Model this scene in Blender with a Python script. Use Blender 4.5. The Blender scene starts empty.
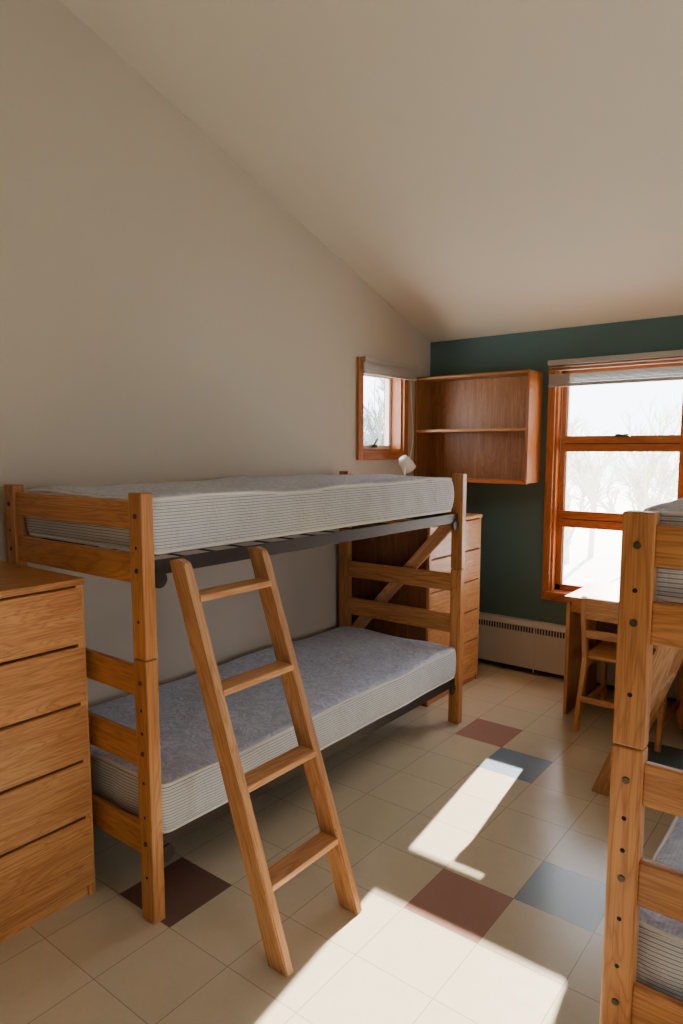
import bpy, bmesh, math, random
from mathutils import Vector, Matrix, noise
random.seed(7)
scene=bpy.context.scene
COL=scene.collection

# ------------------------------------------------------------ node helpers
def new_mat(name):
    m=bpy.data.materials.new(name); m.use_nodes=True
    nt=m.node_tree
    for n in list(nt.nodes): nt.nodes.remove(n)
    out=nt.nodes.new('ShaderNodeOutputMaterial')
    b=nt.nodes.new('ShaderNodeBsdfPrincipled')
    nt.links.new(b.outputs[0],out.inputs[0])
    return m,nt,b
def N(nt,t,**k):
    n=nt.nodes.new(t)
    for a,v in k.items(): setattr(n,a,v)
    return n
def mth(nt,op,a,b=None,c=None):
    n=N(nt,'ShaderNodeMath',operation=op)
    for i,v in enumerate((a,b,c)):
        if v is None: continue
        if isinstance(v,(int,float)): n.inputs[i].default_value=v
        else: nt.links.new(v,n.inputs[i])
    return n.outputs[0]
def mixc(nt,f,a,b):
    n=N(nt,'ShaderNodeMix',data_type='RGBA')
    for idx,v in ((0,f),(6,a),(7,b)):
        if isinstance(v,(int,float)): n.inputs[idx].default_value=v
        elif isinstance(v,tuple): n.inputs[idx].default_value=(*v[:3],1)
        else: nt.links.new(v,n.inputs[idx])
    return n.outputs[2]
def ntex(nt,vec,scale,detail=3,dist=0,rough=.5):
    n=N(nt,'ShaderNodeTexNoise'); n.inputs['Scale'].default_value=scale
    n.inputs['Detail'].default_value=detail; n.inputs['Distortion'].default_value=dist
    n.inputs['Roughness'].default_value=rough
    nt.links.new(vec,n.inputs['Vector']); return n.outputs['Fac']
def ramp(nt,f,stops):
    r=N(nt,'ShaderNodeValToRGB'); cr=r.color_ramp
    while len(cr.elements)<len(stops): cr.elements.new(.5)
    for e,(p,c) in zip(cr.elements,stops):
        e.position=p; e.color=(*c[:3],1) if isinstance(c,tuple) else (c,c,c,1)
    nt.links.new(f,r.inputs[0]); return r.outputs[0]
def bump(nt,b,h,s,d=.01):
    n=N(nt,'ShaderNodeBump'); n.inputs['Strength'].default_value=s; n.inputs['Distance'].default_value=d
    nt.links.new(h,n.inputs['Height']); nt.links.new(n.outputs[0],b.inputs['Normal'])

def wood(name,axis,c1,c2,c3,rough=.40,figure=1.0):
    m,nt,b=new_mat(name)
    tc=N(nt,'ShaderNodeTexCoord'); oi=N(nt,'ShaderNodeObjectInfo')
    off=N(nt,'ShaderNodeCombineXYZ')
    for i,k in enumerate((7.3,11.1,5.7)):
        nt.links.new(mth(nt,'MULTIPLY',oi.outputs['Random'],k),off.inputs[i])
    add=N(nt,'ShaderNodeVectorMath',operation='ADD')
    nt.links.new(tc.outputs['Object'],add.inputs[0]); nt.links.new(off.outputs[0],add.inputs[1])
    def mp(along,across):
        mm=N(nt,'ShaderNodeMapping')
        s=[across]*3; s[axis]=along
        mm.inputs['Scale'].default_value=s
        nt.links.new(add.outputs[0],mm.inputs['Vector']); return mm.outputs[0]
    big=ntex(nt,mp(.8,8),1.6,2.5,.8*figure)
    rings=mth(nt,'FRACT',mth(nt,'MULTIPLY',big,11.0))
    rings=mth(nt,'ABSOLUTE',mth(nt,'SUBTRACT',rings,.5))
    fine=ntex(nt,mp(4,170),1.0,3,0,.6)
    base=ramp(nt,big,[(.25,c1),(.5,c2),(.75,c3)])
    dark=(c1[0]*.60,c1[1]*.48,c1[2]*.42)
    c=mixc(nt,mth(nt,'MULTIPLY',mth(nt,'POWER',mth(nt,'MULTIPLY',rings,2),2.5),.58),base,dark)
    f=ramp(nt,fine,[(.38,1.0),(.55,0.0)])
    c=mixc(nt,mth(nt,'MULTIPLY',f,.48),c,dark)
    hv=N(nt,'ShaderNodeHueSaturation'); nt.links.new(c,hv.inputs['Color'])
    nt.links.new(mth(nt,'ADD',mth(nt,'MULTIPLY',oi.outputs['Random'],.24),.88),hv.inputs['Value'])
    nt.links.new(hv.outputs[0],b.inputs['Base Color'])
    b.inputs['Roughness'].default_value=rough
    bump(nt,b,fine,.15,.002)
    return m
oakc=((.46,.185,.052),(.57,.245,.074),(.66,.32,.108))
OAK=[wood('oak_grain_%s'%'xyz'[i],i,*oakc) for i in range(3)]
palec=((.55,.265,.105),(.64,.335,.145),(.72,.415,.195))
LAD=[wood('ladder_oak_%s'%'xyz'[i],i,*palec) for i in range(3)]
ordc=((.42,.13,.030),(.52,.175,.044),(.60,.23,.062))
ORW=[wood('stained_trim_%s'%'xyz'[i],i,*ordc,rough=.33) for i in range(3)]
drc=((.50,.205,.060),(.62,.28,.087),(.71,.355,.122))
DRW=[wood('drawer_oak_%s'%'xyz'[i],i,*drc,rough=.38,figure=2.2) for i in range(3)]
shc=((.30,.12,.040),(.38,.165,.056),(.46,.215,.075))
SHW=[wood('shelf_oak_%s'%'xyz'[i],i,*shc,rough=.4,figure=2.5) for i in range(3)]
plc=((.18,.068,.025),(.23,.088,.032),(.28,.115,.042))
PLY=[wood('dark_plywood_%s'%'xyz'[i],i,*plc,rough=.45,figure=1.8) for i in range(3)]

def plain(name,c,rough=.5,metal=0,nscale=0,namt=.06,bmp=0):
    m,nt,b=new_mat(name)
    tc=N(nt,'ShaderNodeTexCoord')
    n=ntex(nt,tc.outputs['Object'],nscale or 6,4)
    col=mixc(nt,n,tuple(x*(1-namt) for x in c),tuple(min(1,x*(1+namt)) for x in c))
    nt.links.new(col,b.inputs['Base Color'])
    b.inputs['Roughness'].default_value=rough; b.inputs['Metallic'].default_value=metal
    if bmp:
        n2=ntex(nt,tc.outputs['Object'],220,2); bump(nt,b,n2,bmp,.002)
    return m
WALL=plain('painted_wall_beige',(.50,.435,.35),.75,0,1.2,.04,.12)
CEIL=plain('painted_ceiling',(.72,.66,.56),.85,0,.8,.03,.1)
GREEN=plain('painted_wall_green',(.072,.135,.130),.6,0,1.5,.06,.12)
HEAT=plain('heater_enamel',(.52,.48,.42),.45,0,3,.03)
DARK=plain('dark_gap',(.015,.012,.01),.9)
METAL=plain('brown_steel',(.055,.042,.038),.45,.6,20,.15)
BOLT=plain('bolt_steel',(.10,.08,.06),.4,.8,40,.1)
SLAT=plain('blind_slat',(.40,.37,.32),.5,0,5,.04)
WHITE=plain('white_plastic',(.8,.8,.78),.35)
VINYL=plain('white_window_frame',(.7,.7,.68),.4)

def glass():
    m=bpy.data.materials.new('window_glass'); m.use_nodes=True; nt=m.node_tree
    for n in list(nt.nodes): nt.nodes.remove(n)
    o=N(nt,'ShaderNodeOutputMaterial'); t=N(nt,'ShaderNodeBsdfTransparent'); g=N(nt,'ShaderNodeBsdfGlossy')
    g.inputs['Roughness'].default_value=.02
    mx=N(nt,'ShaderNodeMixShader'); mx.inputs[0].default_value=.05
    nt.links.new(t.outputs[0],mx.inputs[1]); nt.links.new(g.outputs[0],mx.inputs[2]); nt.links.new(mx.outputs[0],o.inputs[0])
    return m
GLASS=glass()

TX0,TY0,TT=-1.285,2.037,.305
def tilemat(name,c,var=.1):
    m,nt,b=new_mat(name)
    tc=N(nt,'ShaderNodeTexCoord'); s=N(nt,'ShaderNodeSeparateXYZ'); nt.links.new(tc.outputs['Object'],s.inputs[0])
    tx=mth(nt,'DIVIDE',mth(nt,'SUBTRACT',s.outputs[0],TX0),TT); ty=mth(nt,'DIVIDE',mth(nt,'SUBTRACT',s.outputs[1],TY0),TT)
    def edge(t):
        f=mth(nt,'FRACT',mth(nt,'ADD',t,100)); return mth(nt,'MINIMUM',f,mth(nt,'SUBTRACT',1,f))
    e=mth(nt,'MINIMUM',edge(tx),edge(ty))
    line=mth(nt,'LESS_THAN',e,.006)
    cb=N(nt,'ShaderNodeCombineXYZ'); nt.links.new(mth(nt,'FLOOR',tx),cb.inputs[0]); nt.links.new(mth(nt,'FLOOR',ty),cb.inputs[1])
    wn=N(nt,'ShaderNodeTexWhiteNoise'); nt.links.new(cb.outputs[0],wn.inputs['Vector'])
    n1=ntex(nt,tc.outputs['Object'],14,5,.2,.6); n2=ntex(nt,tc.outputs['Object'],70,4,.3,.6)
    mot=ramp(nt,mth(nt,'ADD',mth(nt,'MULTIPLY',n1,.5),mth(nt,'MULTIPLY',n2,.5)),[(.25,tuple(x*.93 for x in c)),(.5,c),(.75,tuple(min(1,x*1.06) for x in c))])
    c2=mixc(nt,mth(nt,'MULTIPLY',wn.outputs['Value'],var*2),mot,tuple(x*.72 for x in c))
    c3=mixc(nt,mth(nt,'MULTIPLY',line,.5),c2,(.12,.09,.06))
    nt.links.new(c3,b.inputs['Base Color'])
    nt.links.new(ramp(nt,n1,[(.3,.21),(.7,.27)]),b.inputs['Roughness'])
    b.inputs['Specular IOR Level'].default_value=.6
    bump(nt,b,n1,.02,.003)
    return m

# ------------------------------------------------------------ mesh helpers
def empty(name):
    o=bpy.data.objects.new(name,None); COL.objects.link(o); o.empty_display_size=.1; return o
def obj(name,bm,mats,parent=None,smooth=False,loc=None):
    me=bpy.data.meshes.new(name); bmesh.ops.recalc_face_normals(bm,faces=bm.faces[:]); bm.to_mesh(me); bm.free()
    for m in (mats if isinstance(mats,list) else [mats]): me.materials.append(m)
    if smooth:
        for p in me.polygons: p.use_smooth=True
    o=bpy.data.objects.new(name,me); COL.objects.link(o)
    if loc is not None: o.location=loc
    if parent: o.parent=parent
    return o
def box(name,a,b,mat,parent=None,bev=.003,axis=None):
    a=Vector(a); b=Vector(b); c=(a+b)/2; d=[abs(b[i]-a[i]) for i in range(3)]
    if isinstance(mat,list):
        mat=mat[axis if axis is not None else d.index(max(d))]
    bm=bmesh.new(); bmesh.ops.create_cube(bm,size=1)
    bmesh.ops.scale(bm,vec=d,verts=bm.verts)
    if bev: bmesh.ops.bevel(bm,geom=bm.edges[:],offset=min(bev,min(d)*.4),segments=2,affect='EDGES',profile=.5)
    return obj(name,bm,mat,parent,loc=c)
def bar(name,p0,p1,w,t,mat,parent,up=(0,1,0),bev=.003):
    p0=Vector(p0);p1=Vector(p1); z=(p1-p0); L=z.length; z.normalize()
    x=Vector(up); x=(x-z*x.dot(z)).normalized(); y=z.cross(x)
    bm=bmesh.new(); bmesh.ops.create_cube(bm,size=1); bmesh.ops.scale(bm,vec=(w,t,L),verts=bm.verts)
    if bev: bmesh.ops.bevel(bm,geom=bm.edges[:],offset=bev,segments=2,affect='EDGES',profile=.5)
    o=obj(name,bm,mat[2] if isinstance(mat,list) else mat,parent)
    o.matrix_local=Matrix.Translation((p0+p1)/2)@Matrix((x,y,z)).transposed().to_4x4()
    return o
def addbox(bm,a,b,mi=0):
    r=bmesh.ops.create_cube(bm,size=1); vs=r['verts']
    c=[(a[i]+b[i])/2 for i in range(3)]; d=[abs(b[i]-a[i]) for i in range(3)]
    bmesh.ops.scale(bm,vec=d,verts=vs); bmesh.ops.translate(bm,vec=c,verts=vs)
    for v in vs:
        for f in v.link_faces: f.material_index=mi
def cyl(name,p0,p1,r,mat,parent,seg=20,r2=None,bev=0):
    p0=Vector(p0);p1=Vector(p1); d=p1-p0
    bm=bmesh.new(); bmesh.ops.create_cone(bm,cap_ends=True,segments=seg,radius1=r,radius2=r if r2 is None else r2,depth=d.length)
    if bev: bmesh.ops.bevel(bm,geom=[e for e in bm.edges if len(e.link_faces)==2 and any(len(f.verts)>4 for f in e.link_faces)],offset=bev,segments=2,affect='EDGES')
    o=obj(name,bm,mat,parent)
    for p in o.data.polygons: p.use_smooth=len(p.vertices)==4
    o.matrix_local=Matrix.Translation((p0+p1)/2)@d.to_track_quat('Z','Y').to_matrix().to_4x4()
    return o
def tube(name,pts,r,mat,parent,cyclic=False,res=3):
    cu=bpy.data.curves.new(name,'CURVE'); cu.dimensions='3D'; cu.bevel_depth=r; cu.bevel_resolution=res
    s=cu.splines.new('POLY'); s.points.add(len(pts)-1)
    for i,p in enumerate(pts): s.points[i].co=(*p,1)
    s.use_cyclic_u=cyclic; cu.materials.append(mat)
    o=bpy.data.objects.new(name,cu); COL.objects.link(o); o.parent=parent; return o

# ------------------------------------------------------------ room
XL,XR,YB,YR=-2.94,2.7,4.98,-1.6
WT=.16
def cz(y): return 2.59+.336*(YB-y)
def prism_x(bm,x0,x1,poly,mi=0):
    a=[bm.verts.new((x0,y,z)) for y,z in poly]; b=[bm.verts.new((x1,y,z)) for y,z in poly]
    fs=[bm.faces.new(a),bm.faces.new(b[::-1])]
    n=len(poly)
    for i in range(n): fs.append(bm.faces.new((a[i],b[i],b[(i+1)%n],a[(i+1)%n])))
    for f in fs: f.material_index=mi
# floor
bm=bmesh.new()
special={(0,0):1,(1,1):2,(-1,4):2,(-2,5):1,(-3,-2):3,(1,6):4,(3,0):1,(4,4):2,(2,-4):3,(-2,-6):2,(5,-2):1,(3,8):1,(6,2):4}
i0,i1=math.floor((XL-.2-TX0)/TT),math.ceil((XR+.2-TX0)/TT); j0,j1=math.floor((YR-.2-TY0)/TT),math.ceil((YB+.2-TY0)/TT)
vv={}
def gv(i,j):
    if (i,j) not in vv:
        vv[(i,j)]=bm.verts.new((min(max(TX0+i*TT,XL-.15),XR+.15),min(max(TY0+j*TT,YR-.15),YB+.15),0))
    return vv[(i,j)]
for i in range(i0,i1):
    for j in range(j0,j1):
        f=bm.faces.new((gv(i,j),gv(i+1,j),gv(i+1,j+1),gv(i,j+1))); f.material_index=special.get((i,j),0)
fl=obj('floor',bm,[tilemat('tile_cream',(.67,.575,.405),.11),tilemat('tile_red',(.42,.225,.18),.05),tilemat('tile_blue',(.22,.30,.37),.05),tilemat('tile_brown',(.20,.11,.08),.05),tilemat('tile_teal',(.08,.12,.13),.05)])
# left wall with window opening
LW=(4.02,4.56,1.70,2.31)
bm=bmesh.new()
prism_x(bm,XL-WT,XL,[(YR-WT,0),(LW[0],0),(LW[0],cz(LW[0])+.05),(YR-WT,cz(YR-WT)+.05)])
prism_x(bm,XL-WT,XL,[(LW[0],0),(LW[1],0),(LW[1],LW[2]),(LW[0],LW[2])])
prism_x(bm,XL-WT,XL,[(LW[0],LW[3]),(LW[1],LW[3]),(LW[1],cz(LW[1])+.05),(LW[0],cz(LW[0])+.05)])
prism_x(bm,XL-WT,XL,[(LW[1],0),(YB,0),(YB,cz(YB)+.05),(LW[1],cz(LW[1])+.05)])
obj('wall_left',bm,WALL)
RW=(.5,2.1,.85,2.0)  # opening for the added fill-light window
bm=bmesh.new()
prism_x(bm,XR,XR+WT,[(YR-WT,0),(RW[0],0),(RW[0],cz(RW[0])+.05),(YR-WT,cz(YR-WT)+.05)])
prism_x(bm,XR,XR+WT,[(RW[0],0),(RW[1],0),(RW[1],RW[2]),(RW[0],RW[2])])
prism_x(bm,XR,XR+WT,[(RW[0],RW[3]),(RW[1],RW[3]),(RW[1],cz(RW[1])+.05),(RW[0],cz(RW[0])+.05)])
prism_x(bm,XR,XR+WT,[(RW[1],0),(YB,0),(YB,cz(YB)+.05),(RW[1],cz(RW[1])+.05)])
obj('wall_right',bm,WALL)
# back wall
W1=(-1.87,-.97,.64,2.31); W2=(.45,1.35,.64,2.31)  # second opening belongs to the added, unseen fill window
bm=bmesh.new(); top=2.72
addbox(bm,(XL-WT,YB,0),(W1[0],YB+WT,top)); addbox(bm,(W1[0],YB,0),(W1[1],YB+WT,W1[2])); addbox(bm,(W1[0],YB,W1[3]),(W1[1],YB+WT,top))
addbox(bm,(W1[1],YB,0),(W2[0],YB+WT,top)); addbox(bm,(W2[0],YB,0),(W2[1],YB+WT,W2[2])); addbox(bm,(W2[0],YB,W2[3]),(W2[1],YB+WT,top)); addbox(bm,(W2[1],YB,0),(XR+WT,YB+WT,top))
obj('wall_back',bm,GREEN)
bm=bmesh.new(); addbox(bm,(XL-WT,YR-WT,0),(XR+WT,YR,cz(YR)+.1)); obj('wall_front',bm,WALL)
bm=bmesh.new(); prism_x(bm,XL-WT,XR+WT,[(YB+.6,cz(YB+.6)),(YR-WT,cz(YR-WT)),(YR-WT,cz(YR-WT)+.2),(YB+.6,cz(YB+.6)+.2)]); obj('ceiling',bm,CEIL)

def blind(p,x0,x1,y0,y1,zt,zb,axis):
    box('blind_header',(x0,y0,zt-.035),(x1,y1,zt),SLAT,p,.003)
    bm=bmesh.new()
    zz=zt-.05
    while zz>zb+.075:
        addbox(bm,(x0+.01,y0+.004,zz-.002),(x1-.01,y1-.004,zz)); zz-=.024
    zz=zb+.070
    while zz>zb:
        o=random.uniform(-.002,.002)
        addbox(bm,(x0+.01+random.uniform(0,.005),y0+.004+o,zz-.0055),(x1-.01,y1-.004+o,zz)); zz-=.0085
    obj('blind_slats',bm,SLAT,p)
    box('blind_bottom_rail',(x0+.008,y0,zb-.022),(x1-.008,y1,zb),SLAT,p,.004)

def back_window(name,W,withblind=True):
    p=empty(name); x0,x1,z0,z1=W; cw=.055; y=YB
    box('casing_left',(x0-cw,y-.022,z0-cw),(x0,y,z1+cw),ORW,p)
    box('casing_right',(x1,y-.022,z0-cw),(x1+cw,y,z1+cw),ORW,p)
    box('casing_top',(x0,y-.022,z1),(x1,y,z1+cw),ORW,p)
    box('casing_bottom',(x0,y-.022,z0-cw),(x1,y,z0),ORW,p)
    box('sill',(x0-.01,y-.045,z0-.008),(x1+.01,y+.02,z0+.014),ORW,p)
    j=.018
    box('jamb_left',(x0,y,z0),(x0+j,y+WT,z1),ORW,p,.001); box('jamb_right',(x1-j,y,z0),(x1,y+WT,z1),ORW,p,.001)
    box('jamb_top',(x0,y,z1-j),(x1,y+WT,z1),ORW,p,.001); box('jamb_bottom',(x0,y,z0),(x1,y+WT,z0+j),ORW,p,.001)
    s=.045; ya,yb=y+.05,y+.09
    box('sash_left',(x0+j,ya,z0+j),(x0+j+s,yb,z1-j),ORW,p); box('sash_right',(x1-j-s,ya,z0+j),(x1-j,yb,z1-j),ORW,p)
    for i,(a,b) in enumerate(((z0+j,.705),(1.140,1.265),(1.70,1.815),(2.25,z1-j))):
        box('rail_%d'%i,(x0+j,ya-.008 if i in(1,2) else ya,a),(x1-j,yb,b),ORW,p)
        if i in (1,2): box('rail_groove_%d'%i,(x0+j+s,ya-.010,(a+b)/2-.003),(x1-j-s,ya-.006,(a+b)/2+.003),DARK,p,0)
    for i,(a,b) in enumerate(((.705,1.140),(1.265,1.70),(1.815,2.25))):
        box('inner_frame_l_%d'%i,(x0+j+s,ya+.01,a),(x0+j+s+.010,yb,b),VINYL,p,.001)
    box('pane',(x0+j,y+.074,z0+j),(x1-j,y+.077,z1-j),GLASS,p,0)
    xc=(x0+x1)/2+.02
    box('latch_base',(xc-.05,ya-.022,1.802),(xc+.04,ya-.006,1.826),BOLT,p,.003)
    bar('latch_handle',(xc-.03,ya-.03,1.825),(xc+.06,ya-.03,1.805),.016,.010,BOLT,p)
    if withblind:
        blind(p,x0-.05,x1+.05,y-.06,y-.024,z1+.05,2.19,0)
        tube('blind_cord',[(x0+.06,y-.04,2.2),(x0+.062,y-.045,1.9),(x0+.058,y-.045,1.62)],.0015,SLAT,p)
    return p
back_window('window_1',W1); back_window('fill_window_back',W2)  # second one is added out of view to let in fill light

# left window
p=empty('window_3'); y0,y1,z0,z1=LW; cw=.06; x=XL
box('casing_near',(x,y0-cw,z0-cw),(x+.022,y0,z1+cw),ORW,p); box('casing_far',(x,y1,z0-cw),(x+.022,y1+cw,z1+cw),ORW,p)
box('casing_top',(x,y0,z1),(x+.022,y1,z1+cw),ORW,p); box('casing_bottom',(x,y0,z0-cw),(x+.022,y1,z0),ORW,p)
j=.018
box('jamb_near',(x-WT,y0,z0),(x,y0+j,z1),ORW,p,.001); box('jamb_far',(x-WT,y1-j,z0),(x,y1,z1),ORW,p,.001)
box('jamb_top',(x-WT,y0,z1-j),(x,y1,z1),ORW,p,.001); box('jamb_bottom',(x-WT,y0,z0),(x,y1,z0+j),ORW,p,.001)
xa,xb=x-.13,x-.09; s=.03
box('sash_near',(xa,y0+j,z0+j),(xb,y0+j+s,z1-j),VINYL,p); box('sash_far',(xa,y1-j-s,z0+j),(xb,y1-j,z1-j),VINYL,p)
box('sash_top',(xa,y0+j,z1-j-s),(xb,y1-j,z1-j),VINYL,p); box('sash_bottom',(xa,y0+j,z0+j),(xb,y1-j,z0+j+s),VINYL,p)
box('pane',(x-.112,y0+j,z0+j),(x-.109,y1-j,z1-j),GLASS,p,0)
box('latch',(x-.088,4.24,z0+.03),(x-.06,4.31,z0+.055),BOLT,p,.004)
bar('latch_handle',(x-.07,4.27,z0+.04),(x-.045,4.29,z0+.10),.016,.012,BOLT,p)
blind(p,x+.026,x+.066,y0-.04,y1+.12,z1+.06,2.275,1)
tube('blind_pull_cord',[(x+.05,4.12,2.26),(x+.045,4.12,2.1),(x+.045,4.125,1.95)],.002,SLAT,p)

# right wall window, added outside the view for soft fill light
p=empty('fill_window_right'); y0,y1,z0,z1=RW; x=XR
box('casing_near',(x-.022,y0-cw,z0-cw),(x,y0,z1+cw),ORW,p); box('casing_far',(x-.022,y1,z0-cw),(x,y1+cw,z1+cw),ORW,p)
box('casing_top',(x-.022,y0,z1),(x,y1,z1+cw),ORW,p); box('casing_bottom',(x-.022,y0,z0-cw),(x,y1,z0),ORW,p)
box('pane',(x+.08,y0,z0),(x+.083,y1,z1),GLASS,p,0)
box('mullion',(x+.06,(y0+y1)/2-.03,z0),(x+.10,(y0+y1)/2+.03,z1),ORW,p)

box('baseboard_left',(XL,YR,0),(XL+.008,YB-.09,.10),DARK,None,.001)

# heater
p=empty('baseboard_heater')
hx0,hx1=-2.9,2.5; hy=YB-.085
bm=bmesh.new()
pts=[(YB,0.02),(hy,0.02),(hy,.30),(hy,.315),(hy,.375),(hy+.02,.405),(YB,.405)]
prism_x(bm,hx0,hx1,pts)
obj('heater_body',bm,HEAT,p)
bm=bmesh.new(); k=hx0+.03
while k<hx1-.03:
    addbox(bm,(k,hy-.0012,.325),(k+.012,hy+.004,.368)); k+=.022
obj('heater_grille',bm,DARK,p)
bm=bmesh.new(); addbox(bm,(hx0+.01,hy-.001,.02),(hx1,hy+.003,.045)); obj('heater_gap',bm,DARK,p)
for k in range(5): box('heater_seam_%d'%k,(-1.95+k*1.1,hy-.002,.02),(-1.94+k*1.1,hy+.002,.40),HEAT,p,.001)

# ------------------------------------------------------------ mattress
def mattress_mat():
    m,nt,b=new_mat('striped_ticking')
    tc=N(nt,'ShaderNodeTexCoord'); s=N(nt,'ShaderNodeSeparateXYZ'); nt.links.new(tc.outputs['Object'],s.inputs[0])
    g=N(nt,'ShaderNodeNewGeometry'); gs=N(nt,'ShaderNodeSeparateXYZ'); nt.links.new(g.outputs['Normal'],gs.inputs[0])
    istop=mth(nt,'GREATER_THAN',mth(nt,'ABSOLUTE',gs.outputs[2]),.72)
    v=N(nt,'ShaderNodeMix',data_type='FLOAT'); nt.links.new(istop,v.inputs[0]); nt.links.new(s.outputs[2],v.inputs[2]); nt.links.new(s.outputs[0],v.inputs[3])
    fr=mth(nt,'FRACT',mth(nt,'ADD',mth(nt,'DIVIDE',v.outputs[0],.0115),50))
    s1=mth(nt,'LESS_THAN',fr,.32)
    s2=mth(nt,'LESS_THAN',mth(nt,'ABSOLUTE',mth(nt,'SUBTRACT',fr,.66)),.05)
    st=mth(nt,'MAXIMUM',s1,mth(nt,'MULTIPLY',s2,.7))
    n=ntex(nt,tc.outputs['Object'],3.5,5,1.5); n2=ntex(nt,tc.outputs['Object'],14,3,3.5)
    base=mixc(nt,n,(.74,.73,.70),(.64,.65,.66))
    c=mixc(nt,mth(nt,'MULTIPLY',st,.76),base,(.14,.17,.25))
    q=ramp(nt,n2,[(.40,0.0),(.60,1.0)])
    topc=mixc(nt,mth(nt,'MULTIPLY',q,.7),(.42,.47,.64),(.72,.76,.88))
    c=mixc(nt,mth(nt,'MULTIPLY',istop,.8),c,topc)
    nt.links.new(c,b.inputs['Base Color']); b.inputs['Roughness'].default_value=.85
    vo=N(nt,'ShaderNodeTexVoronoi',feature='SMOOTH_F1'); vo.inputs['Scale'].default_value=11
    nt.links.new(tc.outputs['Object'],vo.inputs['Vector'])
    bump(nt,b,mth(nt,'ADD',mth(nt,'MULTIPLY',vo.outputs['Distance'],-1.2),mth(nt,'MULTIPLY',n2,.8)),.6,.016)
    return m
MATT=mattress_mat()
PIPE=plain('mattress_piping',(.74,.72,.68),.8)
def mattress(name,x0,x1,y0,y1,z0,z1,seed,wav=.008):
    hx,hy_,hz=(x1-x0)/2,(y1-y0)/2,(z1-z0)/2; r=.035
    def ax(h,n):
        inner=h-r
        L=[-h,-h+r*.35,-h+r*.7]+[-inner+2*inner*i/n for i in range(n+1)]+[h-r*.7,h-r*.35,h]
        return L
    A=[ax(hx,18),ax(hy_,60),ax(hz,5)]
    H=(hx,hy_,hz)
    def disp(q):
        o=Vector((seed*3.1,seed*1.7,0))
        nz=noise.noise(Vector((q.x*2.2,q.y*2.0,0))+o)*wav*1.8+noise.noise(Vector((q.x*6,q.y*5,3))+o)*wav*.7
        topf=(q.z/hz+1)/2
        nz=nz*topf
        bul=.008*math.cos(q.z/hz*math.pi/2)
        rip=.0045*math.sin((q.x+q.y)*38+seed)*(1-abs(q.z/hz))
        d=Vector((0,0,nz))
        if abs(q.x)>hx-r-.001: d.x+=math.copysign(bul+rip+.010*noise.noise(Vector((q.y*3,0,seed))),q.x)
        if abs(q.y)>hy_-r-.001: d.y+=math.copysign(bul+rip,q.y)
        return d
    bm=bmesh.new(); V={}
    def vert(i,j,k):
        if (i,j,k) in V: return V[(i,j,k)]
        pnt=Vector((A[0][i],A[1][j],A[2][k]))
        q=Vector([max(-(H[t]-r),min(H[t]-r,pnt[t])) for t in range(3)])
        d=pnt-q
        if d.length>1e-6:
            pnt=q+d.normalized()*r
        pnt=pnt+disp(pnt)
        V[(i,j,k)]=bm.verts.new(pnt); return V[(i,j,k)]
    n=[len(a)-1 for a in A]
    for (a,b_,c_) in ((0,1,2),(0,2,1),(1,2,0)):
        for side in (0,n[c_]):
            for i in range(n[a]):
                for j in range(n[b_]):
                    idx=[]
                    for di,dj in ((0,0),(1,0),(1,1),(0,1)):
                        t=[0,0,0]; t[a]=i+di; t[b_]=j+dj; t[c_]=side; idx.append(vert(*t))
                    try: bm.faces.new(idx)
                    except ValueError: pass
    par=empty(name)
    c=Vector(((x0+x1)/2,(y0+y1)/2,(z0+z1)/2))
    obj('ticking_body',bm,MATT,par,True,loc=c)
    for nm,zz in (('piping_top',hz-.012),('piping_bottom',-hz+.012)):
        pts=[]; rr=.035; k=hx-.006,hy_-.006
        cor=[(1,1),(-1,1),(-1,-1),(1,-1)]
        for ci,(sx,sy) in enumerate(cor):
            for t in range(5):
                an=math.radians(ci*90+t*22.5)
                pts.append(Vector((sx*(k[0]-rr)+rr*math.cos(an),sy*(k[1]-rr)+rr*math.sin(an),zz)))
            nx=cor[(ci+1)%4]; a=pts[-1]; an=math.radians((ci+1)*90)
            b2=Vector((nx[0]*(k[0]-rr)+rr*math.cos(an),nx[1]*(k[1]-rr)+rr*math.sin(an),zz))
            for t in range(1,24): pts.append(a.lerp(b2,t/24))
        pts=[q+disp(q)*1.0+c for q in pts]
        tube(nm,pts,.006,PIPE,par,True)
    return par

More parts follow.
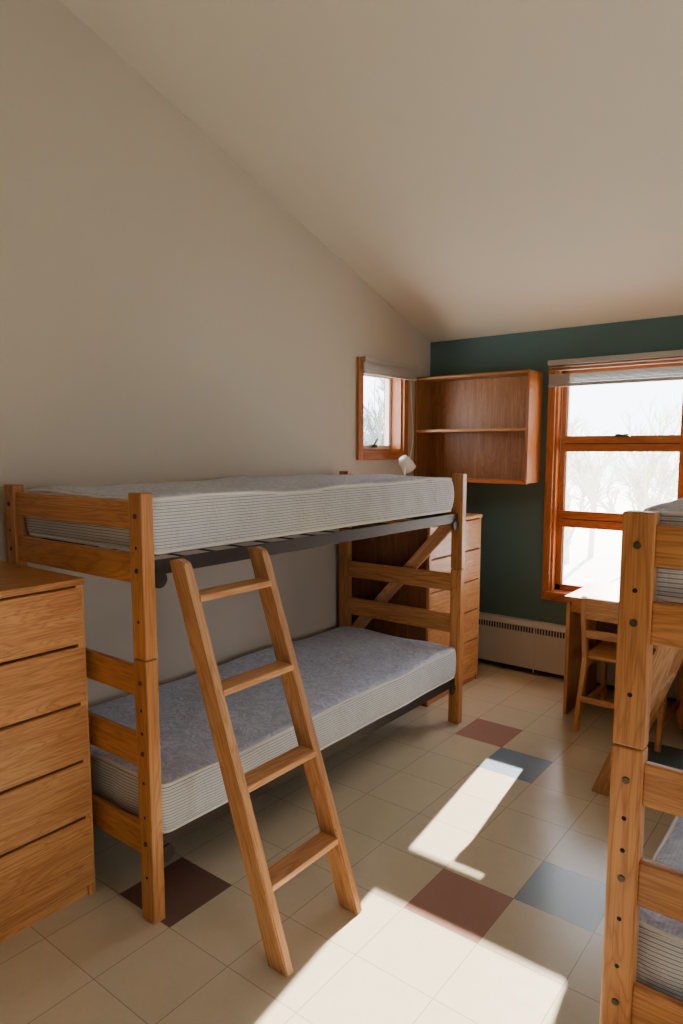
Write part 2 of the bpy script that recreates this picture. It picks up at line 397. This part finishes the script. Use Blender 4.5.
# ------------------------------------------------------------ bunk bed
def bunk(x0,y0,W=.95,L=2.35,brace=False):
    p=empty('bunk_bed'); x1=x0+W; y1=y0+L; px,py=.075,.05; H=1.57; J=.985
    for yi,(ya,yb) in enumerate(((y0,y0+py),(y1-py,y1))):
        for xi,(xa,xb) in enumerate(((x0,x0+px),(x1-px,x1))):
            box('post_lower_%d%d'%(yi,xi),(xa,ya,0),(xb,yb,J-.0015),OAK,p,.005)
            box('post_upper_%d%d'%(yi,xi),(xa,ya,J+.0015),(xb,yb,H),OAK,p,.005)
            box('post_pin_%d%d'%(yi,xi),(xa+.02,ya+.01,J-.01),(xb-.02,yb-.01,J+.01),BOLT,p,.001)
            xc=(xa+xb)/2; s=-1 if yi==0 else 1; yf=ya if yi==0 else yb
            for k,z in enumerate((1.49,1.38,1.30,1.12,.90,.80,.715,.64,.53,.40,.30,.17)):
                if k in (0,2,4,7,10):
                    cyl('bolt_%d%d_%d'%(yi,xi,k),(xc,yf-s*.001,z),(xc,yf+s*.004,z),.010,BOLT,p,16,.008)
                else:
                    cyl('hole_%d%d_%d'%(yi,xi,k),(xc,yf-s*.002,z),(xc,yf+s*.0007,z),.006,DARK,p,12)
        yc=(ya+yb)/2
        for k,(za,zb) in enumerate(((1.44,1.54),(1.25,1.355),(.84,.95),(.575,.695),(.24,.355))):
            box('end_board_%d_%d'%(yi,k),(x0+px-.003,yc-.014,za),(x1-px+.003,yc+.014,zb),OAK,p,.006)
    for t,(z,nm) in enumerate(((1.305,'upper'),(.275,'lower'))):
        for s,(xa) in enumerate((x0+.03,x1-.034)):
            box('%s_side_rail_%d'%(nm,s),(xa,y0+py,z-.03),(xa+.004,y1-py,z+.025),METAL,p,.001)
            box('%s_side_flange_%d'%(nm,s),(xa-.0 if s else xa,y0+py,z-.031),(xa+.004-(.04 if s else -.04),y1-py,z-.027),METAL,p,.001)
        for s,ya in enumerate((y0+py+.03,y1-py-.035)):
            box('%s_end_rail_%d'%(nm,s),(x0+.035,ya,z-.025),(x1-.035,ya+.005,z+.02),METAL,p,.001)
        bm=bmesh.new()
        n=14
        for k in range(1,n):
            yy=y0+py+.04+(L-2*py-.08)*k/n
            addbox(bm,(x0+.035,yy-.003,z+.010),(x1-.035,yy+.003,z+.016))
        for k in range(1,7):
            xx=x0+.035+(W-.07)*k/7
            addbox(bm,(xx-.003,y0+py+.04,z+.016),(xx+.003,y1-py-.04,z+.021))
        obj('%s_spring_deck'%nm,bm,METAL,p)
        for s,yy in enumerate((y0+py+.035,y1-py-.035)):
            cyl('%s_bracket_%d'%(nm,s),(x1-.032,yy,z-.045),(x1-.022,yy,z-.045),.032,METAL,p,20)
    if brace:
        yy=y1+.018
        bar('diagonal_brace',(x1-.055,yy,1.33),(x0+.06,yy,.42),.03,.075,LAD,p,up=(0,1,0))
    return p
bunk(-2.895,1.40,brace=True)
bunk(-.47,1.71)
mattress('mattress',-2.85,-1.955,1.462,3.60,1.345,1.555,1.3,.011)
mattress('mattress',-2.85,-1.955,1.462,3.685,.305,.505,4.1,.010)
mattress('mattress',-.445,.44,1.772,3.995,1.345,1.585,2.2,.012)
mattress('mattress',-.445,.44,1.772,3.995,.305,.505,6.6,.010)

# ------------------------------------------------------------ ladders
def ladder(xf,xt,ya,yb,zt=1.335):
    p=empty('bunk_ladder'); w=.044; th=.035
    for k,yy in enumerate((ya,yb-th)):
        bm=bmesh.new()
        prof=[(xf-w,0),(xf+w,0),(xt+w,zt-.03),(xt+w*.8,zt-.010),(xt,zt),(xt-w,zt-.008)]
        a=[bm.verts.new((X,yy,Z)) for X,Z in prof]; b=[bm.verts.new((X,yy+th,Z)) for X,Z in prof]
        bm.faces.new(a); bm.faces.new(b[::-1])
        for i in range(len(prof)): bm.faces.new((a[i],b[i],b[(i+1)%len(prof)],a[(i+1)%len(prof)]))
        bmesh.ops.bevel(bm,geom=bm.edges[:],offset=.004,segments=2,affect='EDGES')
        ang=math.atan2(xt-xf,zt); M=Matrix.Rotation(ang,4,'Y')
        c=Vector(((xf+xt)/2,yy+th/2,zt/2))
        bmesh.ops.translate(bm,vec=-c,verts=bm.verts); bmesh.ops.transform(bm,matrix=M.inverted(),verts=bm.verts)
        o=obj('stile_%d'%k,bm,LAD[2],p); o.matrix_local=Matrix.Translation(c)@M
    for k,z in enumerate((.257,.57,.885,1.20)):
        xc=xf+(xt-xf)*z/zt
        box('tread_%d'%k,(xc-.042,ya+th-.004,z-.012),(xc+.042,yb-th+.004,z+.012),LAD,p,.004,axis=1)
    return p
ladder(-1.44,-1.905,1.51,1.93)
ladder(-.97,-.515,3.36,3.77)

# ------------------------------------------------------------ dressers
def dresser(x0,x1,y0,y1,H=1.245):
    p=empty('dresser')
    box('side_near',(x0,y0,0),(x1-.02,y0+.02,H-.025),PLY,p,.002)
    box('side_far',(x0,y1-.02,0),(x1-.02,y1,H-.025),PLY,p,.002)
    box('back_panel',(x0,y0+.02,.03),(x0+.01,y1-.02,H-.03),PLY,p,.001)
    box('stile_near',(x1-.022,y0,0),(x1-.002,y0+.03,H-.025),DRW,p,.002)
    box('stile_far',(x1-.022,y1-.03,0),(x1-.002,y1,H-.025),DRW,p,.002)
    box('top',(x0,y0-.004,H-.025),(x1+.006,y1+.004,H),DRW,p,.004)
    box('toe_kick',(x1-.03,y0+.02,0),(x1-.012,y1-.02,.04),DRW,p,.001)
    box('dust_panel',(x1-.06,y0+.02,.02),(x1-.045,y1-.02,H-.03),PLY,p,.001)
    zs=[.035,.32,.545,.77,.995,1.218]
    for k in range(5):
        a,b=zs[k],zs[k+1]
        bm=bmesh.new()
        pr=[(x1-.024,a+.020),(x1-.005,a+.003),(x1,a+.008),(x1,b-.010),(x1-.005,b-.006),(x1-.024,b-.006)]
        yA,yB=y0+.008,y1-.008
        c=Vector((x1-.012,(y0+y1)/2,(a+b)/2))
        A_=[bm.verts.new(Vector((X,yA,Z))-c) for X,Z in pr]; B_=[bm.verts.new(Vector((X,yB,Z))-c) for X,Z in pr]
        bm.faces.new(A_); bm.faces.new(B_[::-1])
        for i in range(len(pr)): bm.faces.new((A_[i],B_[i],B_[(i+1)%len(pr)],A_[(i+1)%len(pr)]))
        obj('drawer_front_%d'%k,bm,DRW[1],p,loc=c)
    return p
dresser(-2.92,-2.285,.63,1.38)
dresser(-2.92,-2.245,3.83,4.57)

# ------------------------------------------------------------ wall shelf
p=empty('wall_shelf'); a,b,c,d=-2.935,-1.975,1.47,2.285; yf=4.735; t=.02
box('side_left',(a,yf,c),(a+t,YB-.012,d),SHW,p,axis=2); box('side_right',(b-t,yf,c),(b,YB-.012,d),ORW,p,axis=2)
box('top',(a,yf,d-t),(b,YB-.012,d),SHW,p); box('bottom',(a+t,yf,c),(b-t,YB-.012,c+t),SHW,p)
box('middle_shelf',(a+t,yf+.004,1.852),(b-t,YB-.02,1.872),DRW,p)
box('back_panel',(a,YB-.012,c),(b,YB,d),SHW,p,.001,axis=2)
box('lip',(a+t,yf-.004,c-.006),(b,yf+.014,c+.022),ORW,p,.003)

# ------------------------------------------------------------ desk
p=empty('writing_desk'); a,b=-1.49,-.36; y0,y1=4.26,4.885
box('side_left',(a,y0+.01,0),(a+.024,y1,.755),DRW,p,axis=2); box('side_right',(b-.024,y0+.01,0),(b,y1,.755),DRW,p,axis=2)
box('top',(a-.012,y0-.01,.755),(b+.012,y1+.005,.787),DRW,p,.005)
box('modesty_panel',(a+.024,y1-.06,.25),(b-.024,y1-.045,.755),PLY,p,axis=0)
box('apron',(a+.024,y0+.03,.68),(-.80,y0+.048,.755),DRW,p)
box('pedestal_side',(-.80,y0+.02,.08),(-.782,y1-.07,.755),DRW,p,axis=2)
for k in range(3): box('drawer_%d'%k,(-.778,y0+.012,.09+k*.22),(b-.028,y0+.03,.305+k*.22),DRW,p,.004,axis=0)

# ------------------------------------------------------------ chair
p=empty('wooden_chair'); xa,xb=-1.325,-.86; yb_,yf_=4.14,4.56
for k,xx in enumerate((xa,xb)):
    bar('back_leg_%d'%k,(xx,yb_-.10,.006),(xx,yb_+.03,.45),.028,.042,DRW,p,up=(1,0,0))
    bar('back_upright_%d'%k,(xx,yb_+.03,.43),(xx,yb_-.05,.83),.028,.042,DRW,p,up=(1,0,0))
    bar('front_leg_%d'%k,(xx,yf_+.03,.006),(xx,yf_-.02,.44),.028,.040,DRW,p,up=(1,0,0))
    bar('side_rail_%d'%k,(xx,yb_+.03,.40),(xx,yf_,.41),.024,.055,DRW,p,up=(1,0,0))
    bar('floor_stretcher_%d'%k,(xx,yb_-.06,.14),(xx,yf_+.01,.14),.022,.035,DRW,p,up=(1,0,0))
box('seat',(xa-.01,yb_+.03,.432),(xb+.01,yf_+.02,.455),DRW,p,.008)
bar('back_slat_top',(xa,yb_-.04,.762),(xb,yb_-.04,.762),.02,.135,DRW,p,up=(0,1,.2))
bar('back_slat_low',(xa,yb_-.01,.60),(xb,yb_-.01,.60),.02,.05,DRW,p,up=(0,1,.2))
bar('cross_stretcher',(xa,yb_-.055,.20),(xb,yb_-.055,.20),.02,.035,DRW,p,up=(0,1,0))

# ------------------------------------------------------------ lamp standing on the far dresser, cord up the wall
p=empty('desk_lamp'); lx,ly=-2.74,4.30
cyl('base',(lx,ly,1.245),(lx,ly,1.268),.07,WHITE,p,28,.062)
tube('stem',[(lx,ly,1.265),(lx,ly,1.40),(lx-.01,ly+.01,1.50),(lx-.03,ly+.04,1.57),(lx-.045,ly+.075,1.595)],.006,WHITE,p)
bm=bmesh.new()
prof=[(.018,.062),(.034,.055),(.047,.025),(.053,-.02),(.056,-.055)]
seg=24; rings=[[bm.verts.new((r*math.cos(2*math.pi*i/seg),r*math.sin(2*math.pi*i/seg),z)) for i in range(seg)] for r,z in prof]
for q in range(len(rings)-1):
    for i in range(seg): bm.faces.new((rings[q][i],rings[q][(i+1)%seg],rings[q+1][(i+1)%seg],rings[q+1][i]))
bm.faces.new(rings[0]); bm.faces.new(rings[-1][::-1])
o=obj('shade',bm,WHITE,p,True,loc=(lx-.05,ly+.09,1.61)); o.rotation_euler=(math.radians(35),math.radians(-15),0)
cp=[(lx-.05,ly+.13,1.64),(-2.87,4.50,1.60),(-2.925,4.66,1.66),(-2.925,4.70,1.80),(-2.925,4.69,1.95),(-2.925,4.67,2.10),(-2.925,4.66,2.26)]
pts=[]
for i in range(len(cp)-1):
    P=[Vector(cp[max(0,i-1)]),Vector(cp[i]),Vector(cp[i+1]),Vector(cp[min(len(cp)-1,i+2)])]
    for s_ in range(8):
        t=s_/8
        pts.append(.5*((2*P[1])+(P[2]-P[0])*t+(2*P[0]-5*P[1]+4*P[2]-P[3])*t*t+(-P[0]+3*P[1]-3*P[2]+P[3])*t**3))
tube('power_cord',pts,.0045,WHITE,p)

# ------------------------------------------------------------ outside
SNOW=plain('outside_ground',(.78,.77,.70),.9,0,.5,.12)
bm=bmesh.new(); bmesh.ops.create_grid(bm,x_segments=40,y_segments=40,size=60)
for v in bm.verts: v.co.z=-1.2+noise.noise(v.co*.08)*.6
g=obj('ground_outside',bm,SNOW)
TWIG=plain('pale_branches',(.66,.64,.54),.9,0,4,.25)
TWIG2=plain('dark_branches',(.22,.26,.24),.9,0,4,.3)  # darker grey-green branch colour for the side grove
def tree(x,y,h,s,mat):
    rnd=random.Random(s); bm=bmesh.new()
    def limb(p0,p1,r0,r1):
        d=p1-p0
        if d.length<1e-4: return
        z=d.normalized(); xx=z.orthogonal().normalized(); yy=z.cross(xx)
        a=[];b=[]
        for i in range(3):
            an=i*2.094; o=xx*math.cos(an)+yy*math.sin(an)
            a.append(bm.verts.new(p0+o*r0)); b.append(bm.verts.new(p1+o*r1))
        for i in range(3): bm.faces.new((a[i],a[(i+1)%3],b[(i+1)%3],b[i]))
    def grow(p,d,l,r,lev):
        e=p+d*l; limb(p,e,r,r*.65)
        if lev==0: return
        for k in range(rnd.choice((3,4,4))):
            nd=(d+Vector((rnd.uniform(-1,1),rnd.uniform(-1,1),rnd.uniform(-.35,.7)))*.75).normalized()
            grow(p.lerp(e,rnd.uniform(.35,1)),nd,l*rnd.uniform(.5,.72),r*.58,lev-1)
    grow(Vector((0,0,0)),Vector((rnd.uniform(-.1,.1),0,1)).normalized(),h*.40,.09,5)
    obj('bare_tree',bm,mat,None,loc=(x,y,-1.35))
rr=random.Random(3)
for k in range(18):
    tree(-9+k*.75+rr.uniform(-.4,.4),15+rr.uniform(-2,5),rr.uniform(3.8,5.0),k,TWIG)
for k in range(12):
    # grove seen through the small side window
    t=k/11
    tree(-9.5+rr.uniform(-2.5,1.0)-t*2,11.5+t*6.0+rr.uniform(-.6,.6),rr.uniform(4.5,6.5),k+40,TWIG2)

# ------------------------------------------------------------ lights
w=bpy.data.worlds.new('world'); scene.world=w; w.use_nodes=True; nt=w.node_tree
bg=nt.nodes['Background']; bg.inputs[0].default_value=(.84,.91,1.0,1); bg.inputs[1].default_value=9.0
sd=bpy.data.lights.new('sun','SUN'); sd.energy=46; sd.angle=math.radians(.45); sd.color=(1,.92,.80)
so=bpy.data.objects.new('sun',sd); COL.objects.link(so)
so.rotation_euler=Vector((.12,-1,-.425)).to_track_quat('-Z','Y').to_euler(); so.location=(-1,12,6)
def portal(name,loc,rot,sx,sy):
    l=bpy.data.lights.new(name,'AREA'); l.shape='RECTANGLE'; l.size=sx; l.size_y=sy; l.cycles.is_portal=True
    o=bpy.data.objects.new(name,l); COL.objects.link(o); o.location=loc; o.rotation_euler=rot
for nm,W in (('portal_1',W1),('portal_2',W2)):
    portal(nm,((W[0]+W[1])/2,YB+WT+.01,(W[2]+W[3])/2),(math.radians(-90),0,0),W[1]-W[0],W[3]-W[2])
portal('portal_3',(XL-WT-.01,(LW[0]+LW[1])/2,(LW[2]+LW[3])/2),(0,math.radians(-90),0),LW[3]-LW[2],LW[1]-LW[0])
portal('portal_4',(XR+WT+.01,(RW[0]+RW[1])/2,(RW[2]+RW[3])/2),(0,math.radians(90),0),RW[3]-RW[2],RW[1]-RW[0])

# ------------------------------------------------------------ camera (24 mm, slight vertical shift)
cd=bpy.data.cameras.new('camera'); cd.sensor_fit='VERTICAL'; cd.sensor_height=36; cd.sensor_width=24; cd.lens=23.97; cd.clip_start=.02
cd.shift_y=.0121
co=bpy.data.objects.new('camera',cd); COL.objects.link(co); co.location=(0,0,1.719)
co.rotation_euler=(math.radians(90-6.3),0,math.radians(37.83))
scene.camera=co
scene.view_settings.view_transform='AgX'
try: scene.view_settings.look='AgX - Base Contrast'
except Exception: pass
scene.view_settings.exposure=0.25
